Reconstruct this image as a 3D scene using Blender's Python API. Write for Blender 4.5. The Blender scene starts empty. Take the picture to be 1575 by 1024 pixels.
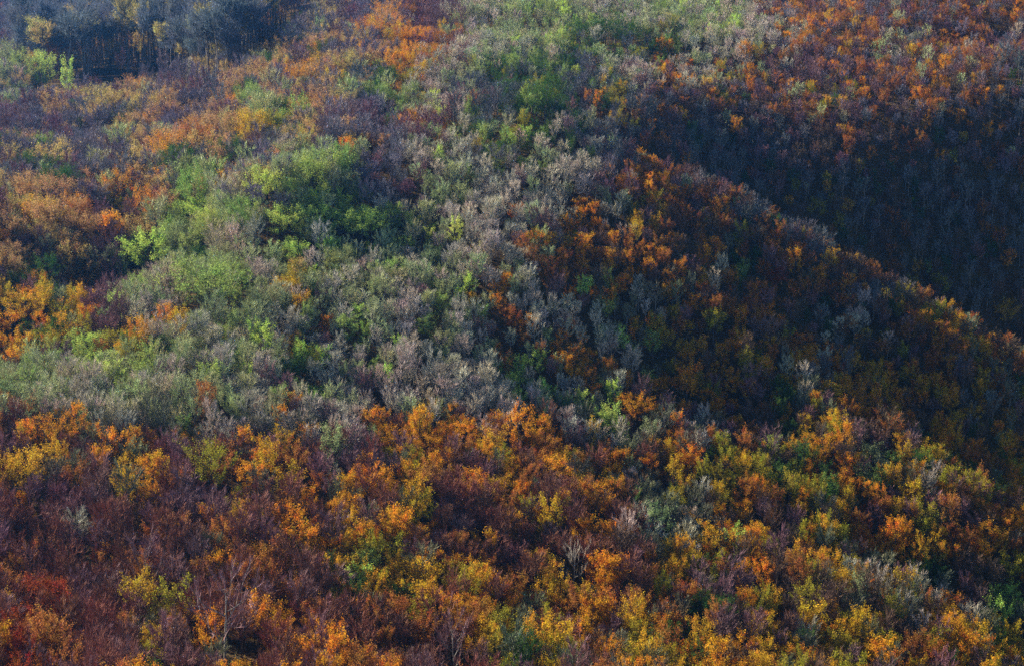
import bpy, math, random
import numpy as np
from mathutils import Vector
R = math.radians
sc = bpy.context.scene
def link(o): bpy.context.scene.collection.objects.link(o)

# ------------------------------------------------------------------ camera, world, sun, exposure
CAMZ = 400.0
PITCH = 17.0
LENS = 85.0
F = 1575 * LENS / 36.0
CX, CY = 787.5, 512.0
cam = bpy.data.cameras.new('camera'); camo = bpy.data.objects.new('camera', cam); link(camo)
camo.location = (0, 0, CAMZ); camo.rotation_euler = (R(90 - PITCH), 0, 0)
cam.lens = LENS; cam.sensor_width = 36; cam.clip_start = 1; cam.clip_end = 20000
sc.camera = camo
SUN_EL, SUN_AZ = 23.0, -53.0            # azimuth: degrees clockwise from the view direction (+Y); negative is left
w = bpy.data.worlds.new("World"); sc.world = w; w.use_nodes = True
nt = w.node_tree; nt.nodes.clear()
sky = nt.nodes.new('ShaderNodeTexSky'); sky.sky_type = 'NISHITA'; sky.sun_disc = False
sky.sun_elevation = R(SUN_EL); sky.sun_rotation = R(SUN_AZ); sky.altitude = 1200; sky.air_density = .75; sky.dust_density = .2; sky.ozone_density = 2.5
bg = nt.nodes.new('ShaderNodeBackground'); bg.inputs[1].default_value = 0.05
wo = nt.nodes.new('ShaderNodeOutputWorld')
nt.links.new(sky.outputs[0], bg.inputs[0]); nt.links.new(bg.outputs[0], wo.inputs[0])
sun = bpy.data.lights.new('sun', 'SUN'); sun.energy = 5.0; sun.angle = R(0.5); sun.color = (1.0, 0.90, 0.76)
suno = bpy.data.objects.new('sun', sun); link(suno)
sd = Vector((math.sin(R(SUN_AZ)) * math.cos(R(SUN_EL)), math.cos(R(SUN_AZ)) * math.cos(R(SUN_EL)), math.sin(R(SUN_EL))))
suno.rotation_euler = sd.to_track_quat('Z', 'Y').to_euler()
sc.view_settings.view_transform = 'Standard'; sc.view_settings.look = 'None'
sc.view_settings.exposure = 2.25; sc.view_settings.gamma = 1
c = sc.cycles
c.max_bounces = 4; c.diffuse_bounces = 1; c.glossy_bounces = 1; c.transmission_bounces = 2; c.volume_bounces = 0
c.transparent_max_bounces = 4; c.use_denoising = False; c.caustics_reflective = False; c.caustics_refractive = False
c.sample_clamp_indirect = 3

# ------------------------------------------------------------------ terrain: surveyed points (bearing, range) joined by a thin plate spline
cp, sp = math.cos(R(PITCH)), math.sin(R(PITCH))
def ray(px, py):
    u = (px - CX) / F; v = (CY - py) / F
    d = np.array([u, cp + v * sp, -sp + v * cp]); return d / np.linalg.norm(d)
def project(P):
    P = np.asarray(P, float); x = P[..., 0]; y = P[..., 1]; z = P[..., 2] - CAMZ
    dep = y * cp - z * sp; up = y * sp + z * cp
    return CX + F * x / dep, CY - F * up / dep, dep
S = [(0,1024,600),(400,1024,620),(800,1024,660),(1200,1024,710),(1575,1024,780),
 (0,850,680),(500,850,700),(1000,850,750),(1575,850,840),
 (0,680,770),(500,680,780),(1000,680,835),(1575,700,920),
 (0,560,850),(130,525,870),(300,475,885),(420,430,905),(450,540,840),(850,500,880),(1200,520,925),(1575,610,968),
 (250,455,950),(100,500,940),
 (700,190,1055),(800,190,1060),(880,205,1050),(950,250,1020),(1080,300,1000),(1200,370,985),(1330,445,980),(1450,510,978),(1575,560,980),
 (600,260,1000),(400,330,935),(400,400,905),(560,450,880),(560,380,915),(690,425,888),(820,425,893),(700,350,930),(950,380,938),(1100,430,938),(1000,470,905),(1320,570,938),
 (900,300,1120),(1050,420,1100),(1200,520,1095),(1350,600,1115),(1500,650,1120),(1650,710,1140),
 (880,70,1330),(1000,65,1300),(1150,100,1260),(1300,120,1225),(1450,150,1205),(1575,200,1180),(1700,240,1170),
 (1150,150,1222),(1300,175,1188),(1450,205,1172),(1060,130,1240),(1150,230,1170),(1300,250,1160),(1300,350,1140),(1450,300,1165),(1500,400,1145),(1600,350,1160),
 (800,140,1200),(950,170,1160),(960,225,1125),(700,110,1250),(600,170,1180),
 (850,20,1450),(1200,20,1400),(1400,50,1330),(1575,0,1380),(1575,100,1290),(1500,-60,1500),(1000,0,1550),(1000,-100,1800),(1575,-100,1600),
 (0,450,925),(90,430,955),(0,300,1130),(200,400,980),(200,250,1170),(400,230,1120),(0,200,1430),(200,160,1480),(400,110,1400),(600,60,1430),
 (0,120,1900),(100,70,2150),(300,60,2050),(0,0,2450),(300,0,2300),(500,0,1900),(700,0,1620),(0,-100,2800),(400,-100,2500),(0,-250,3300),(800,-250,3300),(1500,-250,3000),
 (-300,1024,570),(-300,700,760),(-300,400,1000),(-300,150,1600),(-300,0,2500),(-300,-150,3100),
 (1850,1024,920),(1850,750,1080),(1850,150,1230),(1850,0,1450),(1850,-150,2100),
 (0,1300,470),(800,1300,510),(1575,1300,570)]
P = np.array([np.array([0, 0, CAMZ]) + ray(a, b) * d for a, b, d in S])
SC = 500.0
A = P[:, :2] / SC
def tpsk(r2): return np.where(r2 > 1e-12, 0.5 * r2 * np.log(np.maximum(r2, 1e-12)), 0)
n = len(P)
K = tpsk(((A[:, None] - A[None]) ** 2).sum(-1)) + np.eye(n) * 0.0008
Q = np.hstack([np.ones((n, 1)), A])
M_ = np.zeros((n + 3, n + 3)); M_[:n, :n] = K; M_[:n, n:] = Q; M_[n:, :n] = Q.T
sol = np.linalg.solve(M_, np.concatenate([P[:, 2], np.zeros(3)]))
_r = np.random.RandomState(3)
WV = [(_r.uniform(55, 160), _r.uniform(0, math.pi), _r.uniform(0, 6.28)) for _ in range(14)]
def bumps(x, y):
    z = np.zeros_like(x)
    for L, a, ph in WV:
        z += 0.0045 * L * np.sin((x * math.cos(a) + y * math.sin(a)) * 6.283 / L + ph + 0.8 * np.sin(y / 71 + ph))
    # small gullies running down to the right
    t = (x * 0.83 + y * 0.56)
    z += 2.9 * np.sin(t * 6.283 / 78 + 1.3 * np.sin(x / 63.0)) * np.clip((x + 260) / 300, 0.15, 1) * np.clip((1150 - y) / 150, 0, 1)
    return z
def height(x, y):
    x = np.asarray(x, float); y = np.asarray(y, float); sh = x.shape
    q = np.stack([x.ravel(), y.ravel()], -1) / SC
    out = np.empty(len(q))
    for i in range(0, len(q), 20000):
        qq = q[i:i + 20000]
        out[i:i + 20000] = tpsk(((qq[:, None] - A[None]) ** 2).sum(-1)) @ sol[:n] + sol[n] + qq @ sol[n + 1:]
    return out.reshape(sh) + bumps(x, y)
GX = np.arange(-1000, 1001, 8.0); GY = np.arange(330, 3700, 8.0)
gx, gy = np.meshgrid(GX, GY)
GZ = np.clip(height(gx, gy), -150, 420)
def hq(x, y):
    x = np.asarray(x, float); y = np.asarray(y, float)
    fx = np.clip((x - GX[0]) / 8, 0, len(GX) - 1.001); fy = np.clip((y - GY[0]) / 8, 0, len(GY) - 1.001)
    i = fx.astype(int); j = fy.astype(int); a = fx - i; b = fy - j
    return (GZ[j, i] * (1 - a) + GZ[j, i + 1] * a) * (1 - b) + (GZ[j + 1, i] * (1 - a) + GZ[j + 1, i + 1] * a) * b
def hit(px, py):
    d = ray(px, py); t = np.arange(420, 3800, 1.5)
    X = d[0] * t; Y = d[1] * t; Z = CAMZ + d[2] * t
    k = np.nonzero(Z < hq(X, Y))[0]
    if len(k) == 0: return None
    return X[k[0]], Y[k[0]], float(hq(X[k[0]], Y[k[0]])), t[k[0]]

# ------------------------------------------------------------------ materials
def newmat(name):
    m = bpy.data.materials.new(name); m.use_nodes = True; m.node_tree.nodes.clear(); return m
def N(t, k, **kw):
    x = t.nodes.new(k)
    for a, b in kw.items(): setattr(x, a, b)
    return x
def ground_mat():
    m = newmat('leaf_litter'); t = m.node_tree
    tc = N(t, 'ShaderNodeTexCoord')
    n1 = N(t, 'ShaderNodeTexNoise'); n1.inputs['Scale'].default_value = 0.06; n1.inputs['Detail'].default_value = 6
    n2 = N(t, 'ShaderNodeTexNoise'); n2.inputs['Scale'].default_value = 1.3; n2.inputs['Detail'].default_value = 8
    r1 = N(t, 'ShaderNodeValToRGB'); e = r1.color_ramp.elements
    e[0].position = .35; e[0].color = (.035, .028, .02, 1); e[1].position = .7; e[1].color = (.05, .06, .02, 1)
    r2 = N(t, 'ShaderNodeValToRGB'); e = r2.color_ramp.elements
    e[0].position = .4; e[0].color = (.02, .012, .008, 1); e[1].position = .65; e[1].color = (.16, .075, .025, 1)
    mx = N(t, 'ShaderNodeMixRGB'); mx.inputs[0].default_value = .5
    b = N(t, 'ShaderNodeBsdfDiffuse'); o = N(t, 'ShaderNodeOutputMaterial')
    bp = N(t, 'ShaderNodeBump'); bp.inputs['Distance'].default_value = .6
    L = t.links.new
    L(tc.outputs['Object'], n1.inputs['Vector']); L(tc.outputs['Object'], n2.inputs['Vector'])
    L(n1.outputs[0], r1.inputs[0]); L(n2.outputs[0], r2.inputs[0]); L(r1.outputs[0], mx.inputs[1]); L(r2.outputs[0], mx.inputs[2])
    L(mx.outputs[0], b.inputs[0]); L(n2.outputs[0], bp.inputs['Height']); L(bp.outputs[0], b.inputs['Normal']); L(b.outputs[0], o.inputs[0])
    return m
def tint_mat(name, kind):
    # colour comes from each tree's own 'tint'; leaves vary one by one and in patches, and let light through
    m = newmat(name); t = m.node_tree; L = t.links.new
    at = N(t, 'ShaderNodeAttribute', attribute_type='INSTANCER', attribute_name='tint')
    g = N(t, 'ShaderNodeNewGeometry'); tc = N(t, 'ShaderNodeTexCoord')
    o = N(t, 'ShaderNodeOutputMaterial'); hs = N(t, 'ShaderNodeHueSaturation')
    L(at.outputs['Color'], hs.inputs['Color'])
    if kind == 'leaf':
        nz = N(t, 'ShaderNodeTexNoise'); nz.inputs['Scale'].default_value = .35; nz.inputs['Detail'].default_value = 2
        L(tc.outputs['Object'], nz.inputs['Vector'])
        mh = N(t, 'ShaderNodeMapRange'); mh.inputs[1].default_value = .3; mh.inputs[2].default_value = .7; mh.inputs[3].default_value = .475; mh.inputs[4].default_value = .535
        L(nz.outputs[0], mh.inputs[0]); L(mh.outputs[0], hs.inputs['Hue'])
        mv = N(t, 'ShaderNodeMapRange'); mv.inputs[3].default_value = .45; mv.inputs[4].default_value = 1.5
        L(g.outputs['Random Per Island'], mv.inputs[0]); L(mv.outputs[0], hs.inputs['Value'])
        d = N(t, 'ShaderNodeBsdfDiffuse'); tr = N(t, 'ShaderNodeBsdfTranslucent'); mx = N(t, 'ShaderNodeMixShader'); mx.inputs[0].default_value = .3
        L(hs.outputs[0], d.inputs[0]); L(hs.outputs[0], tr.inputs[0]); L(d.outputs[0], mx.inputs[1]); L(tr.outputs[0], mx.inputs[2])
        L(mx.outputs[0], o.inputs[0])
    else:
        mv = N(t, 'ShaderNodeMapRange'); mv.inputs[3].default_value = .5; mv.inputs[4].default_value = 1.6
        L(g.outputs['Random Per Island'], mv.inputs[0]); L(mv.outputs[0], hs.inputs['Value'])
        d = N(t, 'ShaderNodeBsdfDiffuse'); L(hs.outputs[0], d.inputs[0]); L(d.outputs[0], o.inputs[0])
    return m
def bark_mat(name, c1, c2):
    m = newmat(name); t = m.node_tree; L = t.links.new
    tc = N(t, 'ShaderNodeTexCoord'); mp = N(t, 'ShaderNodeMapping'); mp.inputs['Scale'].default_value = (3, 3, .7)
    nz = N(t, 'ShaderNodeTexNoise'); nz.inputs['Scale'].default_value = 1.2; nz.inputs['Detail'].default_value = 5
    r = N(t, 'ShaderNodeValToRGB'); e = r.color_ramp.elements; e[0].position = .35; e[0].color = (*c1, 1); e[1].position = .65; e[1].color = (*c2, 1)
    d = N(t, 'ShaderNodeBsdfDiffuse'); o = N(t, 'ShaderNodeOutputMaterial')
    L(tc.outputs['Object'], mp.inputs[0]); L(mp.outputs[0], nz.inputs['Vector']); L(nz.outputs[0], r.inputs[0]); L(r.outputs[0], d.inputs[0]); L(d.outputs[0], o.inputs[0])
    return m
M_LEAF = tint_mat('autumn_leaf', 'leaf'); M_TWIG = tint_mat('bare_twig', 'twig')
M_BARK = bark_mat('grey_bark', (.035, .028, .024), (.12, .10, .085))
M_PALE = bark_mat('pale_bark', (.10, .09, .075), (.30, .27, .23))

# ------------------------------------------------------------------ the ground
nx, ny = len(GX), len(GY)
verts = np.stack([gx.ravel(), gy.ravel(), GZ.ravel()], -1)
idx = np.arange(nx * ny).reshape(ny, nx)
faces = np.stack([idx[:-1, :-1], idx[:-1, 1:], idx[1:, 1:], idx[1:, :-1]], -1).reshape(-1, 4)
me = bpy.data.meshes.new('terrain'); me.from_pydata(verts.tolist(), [], faces.tolist()); me.shade_smooth()
me.materials.append(ground_mat())
ter = bpy.data.objects.new('terrain', me); link(ter); ter['kind'] = 'structure'

# ------------------------------------------------------------------ tree shapes
def unit(v): return v / (np.linalg.norm(v) + 1e-9)
def tube(V, Fc, pts, rad, sides=4):
    b = len(V); k = len(pts)
    for i, p in enumerate(pts):
        d = unit(pts[min(i + 1, k - 1)] - pts[max(i - 1, 0)])
        a = unit(np.cross(d, [0.3, 1, 0.1])); e = np.cross(d, a)
        for s in range(sides):
            t = 6.2832 * s / sides
            V.append(p + (a * math.cos(t) + e * math.sin(t)) * rad[i])
    for i in range(k - 1):
        for s in range(sides):
            s2 = (s + 1) % sides
            Fc.append((b + i * sides + s, b + i * sides + s2, b + (i + 1) * sides + s2, b + (i + 1) * sides + s))
def skeleton(rs, H, W, clear, nl, ns, nt, spread=1.0, fork=0):
    """trunk, limbs and boughs; returns mesh lists of the wood and the twig list (start, end)"""
    V, Fc, tw = [], [], []
    lean = rs.uniform(-.05, .05, 2)
    top = H * rs.uniform(.74, .84)
    tr = H * .014 + .03
    def tp(h): return np.array([lean[0] * h + .25 * math.sin(h * .45 + lean[1] * 40), lean[1] * h + .2 * math.sin(h * .37 + 2), h])
    hs = np.linspace(0, top, 8)
    tube(V, Fc, [tp(h) for h in hs], [tr * (1.25 if h == 0 else 1) * (1 - .75 * h / top) for h in hs], 6)
    g = rs.uniform(0, 6.28)
    for i in range(nl):
        f = (i + rs.uniform(.2, .8)) / nl
        h = H * clear + (top - H * clear) * f ** .85
        az = g + i * 2.4 + rs.uniform(-.4, .4)
        # the crown is widest a little below its middle
        reach = W * .5 * spread * (math.sin(math.pi * min(1, .30 + .62 * f)) ** .7) * rs.uniform(.65, 1.12)
        rise = (H - h) * rs.uniform(.45, .98) * (.55 + .45 * f)
        p0 = tp(h); out = np.array([math.cos(az), math.sin(az), 0])
        p3 = p0 + out * reach + np.array([0, 0, rise]); pm = p0 + out * reach * .6 + np.array([0, 0, rise * .38])
        r0 = tr * .42 * (1 - .45 * f)
        tube(V, Fc, [p0, pm, p3], [r0, r0 * .6, r0 * .18], 4)
        for j in range(ns):
            u = (j + rs.uniform(0, 1)) / ns * .85 + .15
            q = p0 + (pm - p0) * min(1, u * 2) if u < .5 else pm + (p3 - pm) * (u * 2 - 1)
            dr = unit(out * .7 + rs.normal(0, .55, 3) + np.array([0, 0, .75]))
            ln = W * .22 * rs.uniform(.6, 1.3)
            e = q + dr * ln
            e[2] = min(e[2], H)
            tube(V, Fc, [q, e], [r0 * .35, r0 * .1], 3)
            for k in range(nt):
                s = q + (e - q) * rs.uniform(.15, 1)
                d2 = unit(dr * .75 + rs.normal(0, .27, 3) + np.array([0, 0, .6]))
                tw.append((s, s + d2 * rs.uniform(.9, 2.3) * (H / 17)))
    return V, Fc, tw
def twig_mesh(rs, tw, wd):
    V, Fc = [], []
    for s, e in tw:
        d = e - s; side = unit(np.cross(d, rs.normal(0, 1, 3))); b = len(V)
        m = s + d * .55 + rs.normal(0, .07, 3); ww = wd * rs.uniform(.7, 1.3)
        V += [s - side * ww, s + side * ww, m + side * ww * .7, m - side * ww * .7, e]
        Fc += [(b, b + 1, b + 2, b + 3), (b + 3, b + 2, b + 4)]
    return V, Fc
def leaf_mesh(rs, tw, per, size, sig):
    V, Fc = [], []
    for s, e in tw:
        if rs.uniform() < .12: continue
        for k in range(per):
            p = s + (e - s) * rs.uniform(.1, 1.15) + rs.normal(0, sig, 3)
            a = unit(rs.normal(0, 1, 3) + np.array([0, 0, .3])); b_ = unit(np.cross(a, rs.normal(0, 1, 3)))
            l = size * rs.uniform(.65, 1.35); wd = l * rs.uniform(.4, .62); b = len(V)
            V += [p - a * l * .5, p + b_ * wd * .5, p + a * l * .5, p - b_ * wd * .5]
            Fc.append((b, b + 1, b + 2, b + 3))
    return V, Fc
def mesh(name, V, Fc, m):
    me = bpy.data.meshes.new(name); me.from_pydata([tuple(map(float, v)) for v in V], [], Fc); me.materials.append(m); return me
# every kind: list of variants (H, W, trunk mesh, crown mesh)
def make_variant(kind, seed):
    rs = np.random.RandomState(seed)
    if kind in ('grey_bare_tree', 'mauve_bare_tree'):
        H, W = rs.uniform(15, 18), rs.uniform(6.0, 7.4)
        V, Fc, tw = skeleton(rs, H, W, .33, 10, 9, 13)
        return H, W, mesh('trunk', V, Fc, M_PALE if kind[0] == 'g' else M_BARK), mesh('crown', *twig_mesh(rs, tw, .036), M_TWIG)
    if kind == 'pale_forked_tree':
        H, W = 19, 13
        V, Fc, tw = skeleton(rs, H, W, .3, 7, 7, 12, 1.1)
        return H, W, mesh('trunk', V, Fc, M_PALE), mesh('crown', *twig_mesh(rs, tw, .035), M_TWIG)
    if kind == 'tall_forest_tree':
        H, W = rs.uniform(30, 34), rs.uniform(9, 12)
        V, Fc, tw = skeleton(rs, H, W, .62, 9, 8, 11)
        c1 = twig_mesh(rs, tw, .06)
        c2 = leaf_mesh(rs, [t for t in tw if rs.uniform() < .45], 2, .6, .5)
        b = len(c1[0]); c1 = (c1[0] + c2[0], c1[1] + [tuple(i + b for i in f) for f in c2[1]])
        return H, W, mesh('trunk', V, Fc, M_PALE if seed % 2 else M_BARK), mesh('crown', *c1, M_LEAF)
    big = (seed % 10 == 3)
    H, W = (19, 13) if big else (rs.uniform(13.5, 16.5), rs.uniform(6.0, 7.6))
    V, Fc, tw = skeleton(rs, H, W, .32 if big else .24, 11 if big else 8, 9 if big else 7, 9 if big else 8)
    return H, W, mesh('trunk', V, Fc, M_BARK), mesh('crown', *leaf_mesh(rs, tw, (8 if kind[0] == 'g' else 5) if big else 6, .36, .30 if big else .26), M_LEAF)
KINDS = ['grey_bare_tree', 'mauve_bare_tree', 'orange_tree', 'yellow_tree', 'rust_tree', 'green_tree', 'tall_forest_tree', 'pale_forked_tree']
NV = {k: 4 for k in KINDS}; NV['pale_forked_tree'] = 2
def extents(v):
    co = np.empty(len(v[3].vertices) * 3, np.float32); v[3].vertices.foreach_get('co', co); co = co.reshape(-1, 3); q = np.percentile(co, [3, 97], axis=0)
    return float(max(q[1, 2], v[0] * .9)), float((q[1, 0] - q[0, 0] + q[1, 1] - q[0, 1]) / 2), v[2], v[3]
LIB = {k: [extents(make_variant(k, 100 * i + v)) for v in range(NV[k])] for i, k in enumerate(KINDS)}

# ------------------------------------------------------------------ what grows where: a survey grid of stands, 36 x 24 cells; b and some saddle D letters put shade into tree colour
GRID = """
vvvvvvvgvvvv vvvvggGGG.gG gG.ooorrrooo
nnnvnnnvvy.y ooor.ggGDDDD g...roogooov
gyLovvvvvyoo yoy.gDDDbg.o .yoooorrooob
gyvvoyvvrroo yDG.bbDDbybo oyrryyrrorob
vvvyyorryGyr vvvvDGDDbbbr booboorroyoo
vyvvyoooyvyv yv.g.D.g.bro bbbboyoorybr
vDvovoDyrogG GvvGg....ror rbrybbybbbby
yoovyoGGgGGG LG.G....o.yo rrbbyybrbbrb
oyovoGGG.LGG LLgG..oyorrr ryrobbbrbbbb
oorvGLGGGgLg gggg..groooo .yDroorbybbb
yDyvG.GGG.yg Gg.GLo.roG.o orrrrybyybbr
yyyv..yGgGgG Gg.G.r...Goy rooryb.oyyoo
oDvLyDggG.L. .G...Groo.G. oyyrooryoryo
GGggG.gg..D. g.....L.o.oo yooy.byyoryr
gggggggggg.. .......D.Loo oovDyooroyby
vooggoo..o.. .ooooooo.L.o .oryyvvroyoo
vyorov.v.yr. .yoovoroyo.o oyyDyoGoyyry
yv.vyvovyGov ooyvoyovoo.y oyoyDyoo.yry
vv.vvovvyvvo o.yvvvvyov.g .ooryyryyoro
vvvvvvvovroy oyovvvvvvov. yLyvyyooyoyo
rvvvovvovvov Lyyorovyvvry yDorvy.yDvvy
rvvvvyvvvvrv yyDyyoryyorr ovvvvo.y.rvL
rrvvvyvvvorr vvrroyoyroyv Dryyvyyvyo.y
rrvvvyvvyvvo orvvvyDyooyr yoo.yyoyoyyy
"""
GRID = [r.replace(" ", "") for r in GRID.strip().split("\n")]
# letter -> [(kind, weight, tint), ...]
T = dict(grey=(.42, .37, .285), shade_grey=(.125, .13, .13), moss=(.36, .385, .19), mauve=(.20, .115, .115), russet=(.20, .09, .06), green=(.19, .25, .06), lime=(.36, .46, .085), dark=(.045, .085, .018),  # the darkened neutral grey has the valley's shade put into the twig colour
         orange=(.46, .18, .015), gold=(.42, .235, .018), yolive=(.24, .205, .02), rust=(.27, .10, .026), brown=(.13, .085, .055), lichen=(.145, .15, .09), tan=(.32, .18, .08), tangold=(.34, .24, .08), red=(.20, .04, .014), tall=(.085, .10, .12), tally=(.30, .25, .08), haze=(.19, .17, .19),  # haze and tall: blue of the distant air mixed into the tree colour
         gg=(.18, .21, .09))
MIX = {
 '.': [('grey_bare_tree', 74, 'grey'), ('grey_bare_tree', 12, 'moss'), ('green_tree', 3, 'gg'), ('mauve_bare_tree', 5, 'mauve')],
 'v': [('mauve_bare_tree', 82, 'mauve'), ('grey_bare_tree', 3, 'grey'), ('rust_tree', 10, 'rust'), ('orange_tree', 3, 'orange')],
 'b': [('grey_bare_tree', 72, 'shade_grey'), ('mauve_bare_tree', 15, 'mauve'), ('green_tree', 6, 'dark'), ('rust_tree', 5, 'rust')],
 'g': [('grey_bare_tree', 30, 'grey'), ('grey_bare_tree', 42, 'moss'), ('green_tree', 16, 'gg'), ('green_tree', 8, 'green')],
 'G': [('green_tree', 20, 'green'), ('green_tree', 20, 'gg'), ('grey_bare_tree', 48, 'moss'), ('green_tree', 14, 'lime')],
 'L': [('green_tree', 56, 'lime'), ('green_tree', 16, 'green'), ('grey_bare_tree', 22, 'moss')],
 'D': [('green_tree', 64, 'dark'), ('green_tree', 14, 'green'), ('yellow_tree', 8, 'yolive'), ('grey_bare_tree', 14, 'shade_grey')],
 'o': [('orange_tree', 50, 'orange'), ('yellow_tree', 10, 'gold'), ('rust_tree', 12, 'rust'), ('mauve_bare_tree', 20, 'mauve'), ('grey_bare_tree', 4, 'moss')],
 'y': [('yellow_tree', 36, 'gold'), ('yellow_tree', 22, 'yolive'), ('orange_tree', 14, 'orange'), ('green_tree', 6, 'dark'), ('grey_bare_tree', 8, 'moss'), ('mauve_bare_tree', 10, 'mauve')],
 'r': [('rust_tree', 48, 'rust'), ('orange_tree', 10, 'orange'), ('mauve_bare_tree', 34, 'mauve')],
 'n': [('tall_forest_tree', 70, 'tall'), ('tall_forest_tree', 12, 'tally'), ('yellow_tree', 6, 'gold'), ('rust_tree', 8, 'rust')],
}
rnd = random.Random(11)
def jit(c, a=.16, k=.05):
    s = 1 + rnd.uniform(-a, a)
    return tuple(max(.004, ch * s * (1 + rnd.uniform(-k, k) * 2)) for ch in c)
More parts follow.
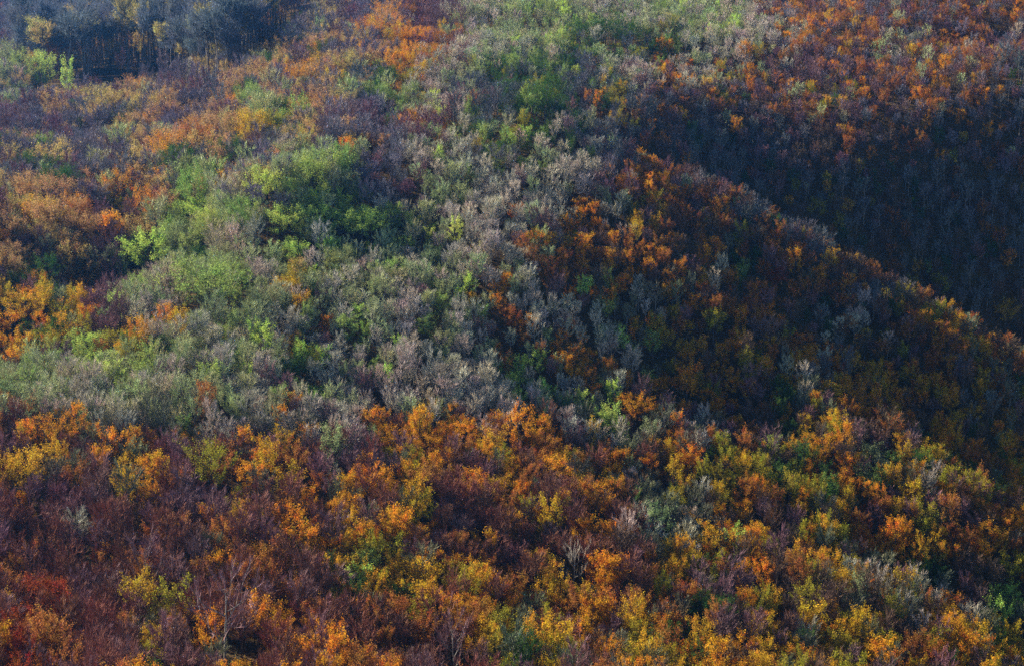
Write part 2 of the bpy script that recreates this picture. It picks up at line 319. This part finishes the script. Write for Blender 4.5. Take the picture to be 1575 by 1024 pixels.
# hand-surveyed trees: crown centre x, y, width, height in the photo's pixels, kind, tint, label
LM = [
 (227,393,74,72,'green_tree','lime','large bright lime green round tree at the left edge of the green spur'),
 (322,443,98,78,'green_tree','green','broadest rounded green tree, its dome above the dark hollow at left'),
 (300,402,60,34,'green_tree','dark','dark green tree just behind the broad green dome'),
 (136,533,58,46,'green_tree','lime','lime green bushy tree at the foot of the left slope, touching yellow trees'),
 (226,503,34,34,'green_tree','dark','small dark green tree at the right end of the yellow row at left'),
 (186,528,50,40,'yellow_tree','yolive','yellow olive tree between the lime bush and the small dark green tree'),
 (446,536,46,34,'yellow_tree','gold','pale yellow crown alone among grey bare trees left of centre'),
 (444,600,34,34,'green_tree','green','left one of two small vivid green trees amid grey bare trees'),
 (475,606,28,28,'green_tree','lime','right one of two small vivid green trees amid grey bare trees'),
 (548,234,38,34,'yellow_tree','gold','lone golden tree on the fold above the green spur'),
 (722,438,20,38,'green_tree','lime','thin upright lime tree in the middle of the grey woodland'),
 (690,457,30,46,'green_tree','gg','pale green oval tree left below the thin upright lime tree'),
 (823,560,28,42,'green_tree','lime','bright lime tree left of the orange trio at the centre'),
 (921,648,30,38,'green_tree','lime','isolated lime green tree above the lower orange band'),
 (848,634,24,30,'green_tree','dark','small dark green tree left of the isolated lime tree'),
 (1002,533,24,44,'green_tree','green','narrow green tree on the right side of the grey woodland'),
 (327,722,68,88,'yellow_tree','yolive','tall yellow green tree standing out in the lower left band'),
 (388,738,46,62,'orange_tree','orange','orange tree right beside the tall yellow green tree'),
 (443,742,50,52,'yellow_tree','gold','round golden tree at the edge of the grey wood, lower left'),
 (90,670,64,62,'orange_tree','orange','fiery orange tree at the far left top of the lower band'),
 (56,722,50,62,'yellow_tree','gold','golden tree below left of the fiery orange one'),
 (205,722,58,48,'yellow_tree','gold','bright golden crown in the row left of the tall yellow green tree'),
 (240,735,52,60,'orange_tree','orange','orange crown between the golden crown and the tall yellow green tree'),
 (432,684,40,50,'yellow_tree','gold','gold orange tree sticking up above the lower band, left of centre'),
 (270,672,28,32,'orange_tree','orange','small orange tree just above the lower left band'),
 (310,675,34,34,'orange_tree','orange','second small orange tree just above the lower left band, farther right'),
 (798,662,42,72,'orange_tree','orange','tallest orange tree rising from the lower band near the centre'),
 (608,680,56,50,'orange_tree','orange','orange tree at the left end of the central orange row'),
 (652,688,52,46,'orange_tree','orange','second orange tree in the central orange row'),
 (720,672,36,44,'orange_tree','orange','slim orange tree in the middle of the central orange row'),
 (755,684,42,50,'yellow_tree','gold','golden tree left of the tallest orange tree'),
 (838,690,36,54,'rust_tree','rust','rust brown tree right beside the tallest orange tree'),
 (558,872,44,54,'green_tree','green','vivid green tree amid orange ones at the bottom centre left'),
 (602,846,50,50,'yellow_tree','yolive','olive yellow tree right above the vivid green bottom tree'),
 (656,892,46,62,'yellow_tree','gold','bright yellow tree right of the black gap at the bottom'),
 (857,728,46,54,'orange_tree','orange','glowing orange tree below the tallest orange tree'),
 (770,755,40,46,'yellow_tree','gold','golden tree left below the glowing orange tree'),
 (1134,832,34,46,'green_tree','lime','bright green tree on the lower right slope'),
 (1345,700,38,36,'green_tree','gg','pale green tree high on the lower right slope'),
 (1096,942,64,58,'green_tree','dark','dark green rounded tree near the bottom, right of centre'),
 (1435,878,38,46,'green_tree','dark','dark green tree among bare ones at the lower right'),
 (1553,878,44,48,'yellow_tree','yolive','yellow green tree at the right edge near the bottom'),
 (1553,914,30,34,'green_tree','lime','small light green tree under the yellow green one at the right edge'),
 (1190,925,36,30,'yellow_tree','gold','small yellow tree near the bottom, right of the dark green tree'),
 (893,50,46,38,'green_tree','dark','leftmost dark green tree of the clump near the top'),
 (928,48,50,40,'green_tree','dark','middle dark green tree of the clump near the top'),
 (965,55,50,38,'green_tree','dark','rightmost dark green tree of the clump near the top'),
 (838,150,58,60,'green_tree','dark','big dark green tree in the shaded saddle'),
 (953,145,24,26,'yellow_tree','yolive','small yellow green crown over the black hollow'),
 (1528,84,20,22,'green_tree','lime','tiny lime green tree alone in the top right wood'),
 (1254,325,28,30,'yellow_tree','yolive','yellow green tree lit in the dark valley'),
 (1301,322,20,26,'yellow_tree','gold','small golden tree right of the yellow green one in the dark valley'),
 (1548,405,22,32,'orange_tree','orange','single orange tree glowing at the right of the black valley'),
 (1427,415,12,26,'green_tree','green','slim green tree deep in the black valley'),
 (1546,488,38,40,'yellow_tree','gold','golden tree with green skirt at the right edge of the dark valley'),
 (108,126,20,66,'green_tree','lime','tall slim lime yellow tree in the blue haze at top left'),
 (262,238,60,66,'orange_tree','orange','large orange tree with dark trunks on the hazy left slope'),
 (302,222,52,66,'rust_tree','rust','large rust tree beside the large orange one on the left slope'),
 (388,208,54,70,'yellow_tree','gold','large yellow tree with a dark trunk on the upper left slope'),
 (425,200,46,56,'yellow_tree','yolive','olive yellow tree right beside the large yellow one, upper left'),
 (386,272,54,40,'orange_tree','orange','round orange tree above the green spur at left'),
 (40,478,62,54,'yellow_tree','gold','brightest golden orange tree at the left edge'),
 (18,505,42,44,'orange_tree','orange','orange tree under the brightest golden one at the left edge'),
 (20,463,46,24,'green_tree','dark','low dark green tree at the left edge above the golden one'),
 (100,487,48,40,'yellow_tree','yolive','olive yellow tree right of the brightest golden tree'),
 (50,268,30,54,'green_tree','dark','dark olive tree on the hazy slope at the left edge'),
 (106,325,50,50,'orange_tree','orange','round orange tree on the left slope over the golden trees'),
 (190,328,48,40,'yellow_tree','yolive','yellow olive tree midway on the left slope'),
 (22,325,46,44,'yellow_tree','yolive','yellow green tree at the left edge halfway up the slope'),
 (308,330,60,44,'green_tree','lime','lime green tree at the top of the green spur, left'),
 (440,345,56,50,'green_tree','lime','wide lime tree in the upper row of the green spur'),
 (490,335,44,40,'green_tree','lime','green tree between the two wide lime trees of the spur'),
 (555,350,62,54,'green_tree','lime','wide lime tree at the right end of the spur upper row'),
 (455,392,44,44,'green_tree','lime','light green tree below the wide lime tree of the spur'),
 (462,418,30,30,'yellow_tree','gold','small golden tree at the foot of the light green spur tree'),
 (540,508,36,40,'green_tree','green','green tree amid bare ones left of the centre'),
 (655,505,34,36,'green_tree','green','pale green tree near the centre, left of the rust ones'),
 (768,470,24,34,'orange_tree','orange','brown orange tree in the grey woodland at the centre'),
 (780,492,22,34,'rust_tree','rust','rust tree under the brown orange one at the centre'),
 (880,550,30,36,'orange_tree','orange','middle orange tree of the trio at the centre right'),
 (905,556,30,34,'orange_tree','orange','right orange tree of the trio at the centre right'),
 (855,540,18,30,'orange_tree','orange','slim orange tree on the left of the centre right trio'),
 (975,630,52,50,'orange_tree','orange','broad orange tree right of the isolated lime tree'),
 (1055,590,40,60,'orange_tree','orange','tall orange tree on the right slope above the broad one'),
 (1098,386,32,40,'orange_tree','orange','orange tree on the crest above the dark valley'),
 (1193,430,32,36,'rust_tree','red','deep red rust tree on the crest beside the dark valley'),
 (1098,500,30,44,'yellow_tree','yolive','yellow green tree high on the right slope'),
 (1125,545,32,40,'orange_tree','orange','orange gold tree below the yellow green one on the right slope'),
 (1270,602,44,36,'yellow_tree','gold','bright golden tree at the start of the right slope row'),
 (1315,618,44,40,'orange_tree','orange','orange tree right of the bright golden one in the right slope row'),
 (893,322,24,28,'orange_tree','orange','small orange tree near the top of the grey spur'),
 (790,240,0,0,'','',''),
 (348,938,110,150,'pale_forked_tree','mauve','bare forked tree with long pale limbs at the bottom left'),
 (700,985,60,110,'pale_forked_tree','mauve','bare tree with a pale leaning stem at the bottom centre'),
 (882,870,40,80,'pale_forked_tree','grey','pale thin bare tree below the mauve wood at lower centre'),
 (228,870,60,110,'pale_forked_tree','mauve','bare tree with thin pale limbs left of the forked one'),
]
LM = [l for l in LM if l[2] > 0]

trees = []   # dict: kind var x y z sx sz rot tint label px py size
def add(kind, x, y, sx, sz, tint, label=None, var=None):
    v = rnd.randrange(NV[kind]) if var is None else var
    trees.append(dict(kind=kind, var=v, x=x, y=y, z=float(hq(x, y)) - .15, sx=sx, sz=sz, rot=rnd.uniform(0, 6.283), tint=tint, label=label,
                      lx=rnd.gauss(0, .03), ly=rnd.gauss(0, .03)))
taken = []
for px, py, wpx, hpx, kind, tn, lab in LM:
    off = hpx * .55
    for _ in range(3):
        h_ = hit(px, py + off)
        if h_ is None: break
        ppm = F / h_[3]
        v = 3 if (wpx / ppm > 10.5 and kind not in ('tall_forest_tree', 'pale_forked_tree')) else rnd.randrange(min(3, NV[kind]))
        H0, W0 = LIB[kind][v][0], LIB[kind][v][1]
        hm = max(hpx / ppm / .74, 8.0)
        off = hm * .6 * ppm
    if h_ is None: continue
    add(kind, h_[0], h_[1], wpx / ppm / W0 * .95, hm / H0, jit(T[tn], .06, .02), lab, v)
    trees[-1]['lx'] = trees[-1]['ly'] = 0
    taken.append((h_[0], h_[1], wpx / ppm * .5))
taken = np.array(taken)
# the rest of the forest: jittered rows over the whole slope
SP = 5.6
yy = 480.0; row = 0
while yy < 2900:
    sp_ = SP * (1 if yy < 700 else .88 if yy < 1300 else 1.1 if yy < 1500 else 1.5)
    half = yy * .235 + 60 if yy < 2000 else 530
    xx = -half - 50
    while xx < half:
        x = xx + rnd.uniform(-.42, .42) * sp_; y = yy + rnd.uniform(-.42, .42) * sp_; xx += sp_
        z = float(hq(x, y)); px, py, dep = project((x, y, z + 10))
        px, py = float(px), float(py)
        if px < -170 or px > 1745 or py > 1190 or py < -170: continue
        gxj = int((px + rnd.gauss(0, 17)) / 43.75); gyj = int((py + rnd.gauss(0, 15)) / 42.67)
        ch = GRID[max(0, min(23, gyj))][max(0, min(35, gxj))]
        gpx, gpy, _d = project((x, y, z))
        if ch == 'n': ch = 'v'
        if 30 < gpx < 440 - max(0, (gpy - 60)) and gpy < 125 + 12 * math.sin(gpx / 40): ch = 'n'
        elif 45 < gpx < 400 - (gpy - 125) * 1.2 and gpy < 188 + 14 * math.sin(gpx / 55 + 1) and rnd.random() < .93: continue
        if ch == 'n' and rnd.random() < .25: continue
        mix = MIX[ch]; r_ = rnd.uniform(0, sum(m[1] for m in mix))
        for kind, wt, tn in mix:
            r_ -= wt
            if r_ <= 0: break
        d2 = (taken[:, 0] - x) ** 2 + (taken[:, 1] - y) ** 2
        if (d2 < (taken[:, 2] + 1.0) ** 2).any(): continue
        # a landmark's crown must not be hidden by the tree right in front of it
        if ((np.abs(taken[:, 0] - x) < taken[:, 2] + 1) & (taken[:, 1] - y > 0) & (taken[:, 1] - y < taken[:, 2] + 6)).any() and rnd.random() < .6: continue
        s = max(.5, min(1.35, rnd.gauss(.94, .17)))
        if x < -60 and 900 < y < 1700: s *= 1.3
        if dep > 1500 and kind != 'tall_forest_tree': s *= 1.25
        if kind == 'tall_forest_tree': s *= 1.2
        big = kind in ('green_tree', 'orange_tree', 'yellow_tree', 'rust_tree')
        v = rnd.randrange(3) if big else rnd.randrange(NV[kind])
        if big and x < -40 and 850 < y < 1800 and rnd.random() < .4: v = 3; s *= .85
        if py > 640 and px < 1000 and tn == 'mauve' and rnd.random() < .7: tn = 'russet'
        if py > 700 and px < 420 and tn == 'orange' and rnd.random() < .5: kind, tn = 'rust_tree', 'rust'
        if px < 95 and py > 850 and kind in ('rust_tree', 'orange_tree') and rnd.random() < .6: kind, tn = 'rust_tree', 'red'
        ck = py - (.52 * (px - 900) + 200)          # how far below the crest that falls to the right
        if px > 1080 and -25 < ck < 70 and tn in ('gold', 'orange') and rnd.random() < .6: kind, tn = 'rust_tree', 'rust'
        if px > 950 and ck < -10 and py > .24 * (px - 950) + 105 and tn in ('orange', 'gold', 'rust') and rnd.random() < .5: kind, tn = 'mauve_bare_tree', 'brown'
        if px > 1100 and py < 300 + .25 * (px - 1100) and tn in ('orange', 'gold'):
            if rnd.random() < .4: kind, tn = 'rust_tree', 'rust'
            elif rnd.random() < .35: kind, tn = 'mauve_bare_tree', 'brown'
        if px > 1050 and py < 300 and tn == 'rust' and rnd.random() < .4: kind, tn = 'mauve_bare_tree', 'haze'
        if py > 680 and px < 900 and tn in ('grey', 'shade_grey') and rnd.random() < .85: kind, tn = 'mauve_bare_tree', 'mauve'
        if py > 640 and tn == 'moss': tn = 'lichen'
        if px > 900 and py > 300:
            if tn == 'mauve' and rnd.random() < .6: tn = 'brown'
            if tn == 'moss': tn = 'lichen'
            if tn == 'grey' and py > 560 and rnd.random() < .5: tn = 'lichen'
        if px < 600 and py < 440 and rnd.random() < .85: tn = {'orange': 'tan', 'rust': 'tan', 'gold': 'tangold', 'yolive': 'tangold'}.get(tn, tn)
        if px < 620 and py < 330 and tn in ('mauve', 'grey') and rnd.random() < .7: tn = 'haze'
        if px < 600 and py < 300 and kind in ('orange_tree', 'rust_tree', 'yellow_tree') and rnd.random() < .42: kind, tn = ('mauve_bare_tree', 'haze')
        if x > -70 and 780 < y < 1350: s *= .86
        if y > 700: s *= .88
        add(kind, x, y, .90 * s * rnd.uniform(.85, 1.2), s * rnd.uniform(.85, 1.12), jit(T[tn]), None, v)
    yy += sp_ * .92; row += 1
# how each one shows in the picture
X = np.array([t['x'] for t in trees]); Y = np.array([t['y'] for t in trees]); Z = np.array([t['z'] for t in trees])
HH = np.array([LIB[t['kind']][t['var']][0] * t['sz'] for t in trees])
WW = np.array([LIB[t['kind']][t['var']][1] * t['sx'] for t in trees])
PX, PY, DEP = project(np.stack([X, Y, Z + HH * .72], -1))
vis = np.ones(len(trees), bool)
for f in np.linspace(.55, .985, 60):
    zt = CAMZ + (Z + HH * .92 - CAMZ) * f
    far = (1 - f) * Y > 7
    vis &= ~(far & (zt < hq(X * f, Y * f) + 11))
inside = (PX > 6) & (PX < 1569) & (PY > 6) & (PY < 1018)
size = WW * HH * (F / DEP) ** 2
print('trees', len(trees), 'seen', int((vis & inside).sum()))

# ------------------------------------------------------------------ place them
GROUP = dict(grey_bare_tree='grey bare trees of the hillside', mauve_bare_tree='mauve bare trees of the hillside', orange_tree='orange leaved trees of the hillside',
             yellow_tree='yellow leaved trees of the hillside', rust_tree='rust brown trees of the hillside', green_tree='green leaved trees of the hillside',
             tall_forest_tree='tall trees in the blue haze', pale_forked_tree='bare trees with pale limbs')
CATN = dict(grey_bare_tree='bare tree', mauve_bare_tree='bare tree', orange_tree='orange tree', yellow_tree='yellow tree', rust_tree='rust tree',
            green_tree='green tree', tall_forest_tree='tall tree', pale_forked_tree='bare tree')
STUFF = dict(grey_bare_tree='grey_bare_woodland', mauve_bare_tree='mauve_bare_woodland', orange_tree='orange_woodland', yellow_tree='yellow_woodland',
             rust_tree='rust_woodland', green_tree='green_woodland', tall_forest_tree='tall_woodland')
def place_word(px, py):
    if px < 420 and py < 170: return 'in the blue haze'
    if px < 520 and py < 300: return 'on the hazy left slope'
    if px < 190 and py < 620: return 'on the left slope'
    if py > 655 and px < 560: return 'on the near left slope'
    if py > 655 and px < 1050: return 'in the lower middle band'
    if py > 560: return 'on the lower right slope'
    if px > 1050 and py > .5 * (px - 1050) + 300: return 'on the right slope'
    if px > 960 and py > .22 * (px - 960) + 110: return 'in the dark valley'
    if py < 190 and px > 1000: return 'on the top right ridge'
    if py < 190: return 'on the top ridge'
    if px < 620: return 'on the green spur'
    return 'on the middle spur'
def look(t, wd, hg):
    
    c_ = t['tint']; k = t['kind']
    size_ = 'broad ' if wd > 8.6 else 'slender ' if wd < 6.0 else ''
    base = dict(grey_bare_tree='grey bare tree', mauve_bare_tree='mauve bare tree', orange_tree='orange tree', rust_tree='rust brown tree', pale_forked_tree='pale limbed bare tree',
                tall_forest_tree='tall tree').get(k)
    if k == 'grey_bare_tree' and c_[2] < .58 * c_[1]: base = 'greenish bare tree'
    if k == 'yellow_tree': base = 'golden tree' if c_[0] > .36 else 'olive yellow tree'
    if k == 'green_tree': base = 'dark green tree' if c_[1] < .13 else 'lime green tree' if c_[1] > .28 else 'green tree'
    if k == 'mauve_bare_tree' and c_[0] < .16 and c_[2] < c_[1] * .8: base = 'brown bare tree'
    if k == 'rust_tree' and c_[1] < .064: base = 'dark red tree'
    return size_ + base
used = set()
def label_of(i):
    t = trees[i]
    if t['label']: used.add(t['label']); return t['label']
    b = f"{look(t, WW[i], HH[i])} {place_word(PX[i], PY[i])}"
    a, d = PX[i] / 15.75, PY[i] / 10.24
    for q in (0, 1, 2):
        if q: b = b.replace('broad ', '').replace('slender ', '')
        s = f"{b}, {a:.{q}f} percent across, {d:.{q}f} percent down"
        if s not in used: break
    used.add(s); return s
src = {}      # kind, variant -> (trunk object, crown object), for the woodland beyond the single trees
rest = {k: [] for k in KINDS}
order = np.argsort(-size)
cnt = {k: 0 for k in KINDS}
LIMIT = 300
forced = [i for i in range(len(trees)) if trees[i]['label']]
for i in forced + [int(j) for j in order if not trees[int(j)]['label']]:
    t = trees[i]; k = t['kind']
    if not t['label'] and not (vis[i] and inside[i] and cnt[k] < LIMIT):
        rest[k].append(i); continue
    cnt[k] += 1
    e = bpy.data.objects.new(k, None); link(e)
    e.empty_display_size = .5
    e.location = (t['x'], t['y'], t['z']); e.rotation_euler = (t['lx'], t['ly'], t['rot']); e.scale = (t['sx'], t['sx'], t['sz'])
    e['label'] = label_of(i); e['category'] = CATN[k]; e['group'] = GROUP[k]
    for nm, m in (('trunk', LIB[k][t['var']][2]), ('crown', LIB[k][t['var']][3])):
        o = bpy.data.objects.new(nm, m); link(o); o.parent = e; o['tint'] = t['tint']
        src.setdefault((k, t['var']), []).append(o)
print(cnt, {k: len(v) for k, v in rest.items()})

# beyond about three hundred of a kind: one object for the rest of that kind
def woodland(kind, ids):
    k = kind; me = bpy.data.meshes.new(STUFF[k])
    me.from_pydata([(trees[i]['x'], trees[i]['y'], trees[i]['z']) for i in ids], [], [])
    def att(nm, ty, dat, key):
        a = me.attributes.new(nm, ty, 'POINT'); a.data.foreach_set(key, np.asarray(dat, np.float32 if ty != 'INT' else np.int32).ravel())
    att('rot', 'FLOAT_VECTOR', [(trees[i]['lx'], trees[i]['ly'], trees[i]['rot']) for i in ids], 'vector')
    att('scl', 'FLOAT_VECTOR', [(trees[i]['sx'], trees[i]['sx'], trees[i]['sz']) for i in ids], 'vector')
    att('tint', 'FLOAT_COLOR', [(*trees[i]['tint'], 1) for i in ids], 'color')
    att('var', 'INT', [trees[i]['var'] for i in ids], 'value')
    o = bpy.data.objects.new(STUFF[k], me); link(o)
    o['kind'] = 'stuff'; o['category'] = CATN[k].replace('tree', 'trees'); o['label'] = GROUP[k].split(' of ')[0] + ' too many to count, spread over the farther hillside'
    ng = bpy.data.node_groups.new(STUFF[k], 'GeometryNodeTree')
    ng.interface.new_socket('Geometry', in_out='INPUT', socket_type='NodeSocketGeometry')
    ng.interface.new_socket('Geometry', in_out='OUTPUT', socket_type='NodeSocketGeometry')
    gi = ng.nodes.new('NodeGroupInput'); go = ng.nodes.new('NodeGroupOutput'); L = ng.links.new
    def named(nm, ty):
        a = ng.nodes.new('GeometryNodeInputNamedAttribute'); a.data_type = ty; a.inputs['Name'].default_value = nm
        return [s for s in a.outputs if s.enabled and s.name == 'Attribute'][0]
    rt, sl, vr = named('rot', 'FLOAT_VECTOR'), named('scl', 'FLOAT_VECTOR'), named('var', 'INT')
    e2r = ng.nodes.new('FunctionNodeEulerToRotation'); L(rt, e2r.inputs[0])
    mp = ng.nodes.new('GeometryNodeMeshToPoints'); L(gi.outputs[0], mp.inputs['Mesh'])
    jn = ng.nodes.new('GeometryNodeJoinGeometry')
    for v in range(NV[k]):
        cm = ng.nodes.new('FunctionNodeCompare'); cm.data_type = 'INT'; cm.operation = 'EQUAL'
        ins = [s for s in cm.inputs if s.enabled]; L(vr, ins[0]); ins[1].default_value = v
        sr = src.get((k, v))
        if not sr: continue
        for ob in sr[:2]:
            oi = ng.nodes.new('GeometryNodeObjectInfo'); oi.transform_space = 'ORIGINAL'; oi.inputs['Object'].default_value = ob; oi.inputs['As Instance'].default_value = True
            ip = ng.nodes.new('GeometryNodeInstanceOnPoints')
            L(mp.outputs[0], ip.inputs['Points']); L(cm.outputs[0], ip.inputs['Selection']); L(oi.outputs['Geometry'], ip.inputs['Instance'])
            L(e2r.outputs[0], ip.inputs['Rotation']); L(sl, ip.inputs['Scale']); L(ip.outputs[0], jn.inputs[0])
    L(jn.outputs[0], go.inputs[0])
    md = o.modifiers.new('trees', 'NODES'); md.node_group = ng
for k in KINDS:
    if rest[k] and k in STUFF: woodland(k, rest[k])

# ------------------------------------------------------------------ the blue autumn air
HAZE = 0.000042
if HAZE > 0:
    x0, x1, y0, y1, z0, z1 = GX[0] - 20, GX[-1] + 20, -30.0, GY[-1] + 20, float(GZ.min()) - 1, max(CAMZ, float(GZ.max()) + 36) + 6
    vs = [(x, y, z) for x in (x0, x1) for y in (y0, y1) for z in (z0, z1)]
    fc = [(0, 1, 3, 2), (4, 6, 7, 5), (0, 4, 5, 1), (2, 3, 7, 6), (0, 2, 6, 4), (1, 5, 7, 3)]
    hm = bpy.data.meshes.new('haze'); hm.from_pydata(vs, [], fc)
    m = newmat('haze'); t = m.node_tree; pv = N(t, 'ShaderNodeVolumePrincipled'); o = N(t, 'ShaderNodeOutputMaterial')
    pv.inputs['Color'].default_value = (.09, .38, 1, 1); pv.inputs['Density'].default_value = HAZE; pv.inputs['Anisotropy'].default_value = .85
    t.links.new(pv.outputs[0], o.inputs['Volume']); hm.materials.append(m)
    ho = bpy.data.objects.new('haze', hm); link(ho); ho['kind'] = 'stuff'
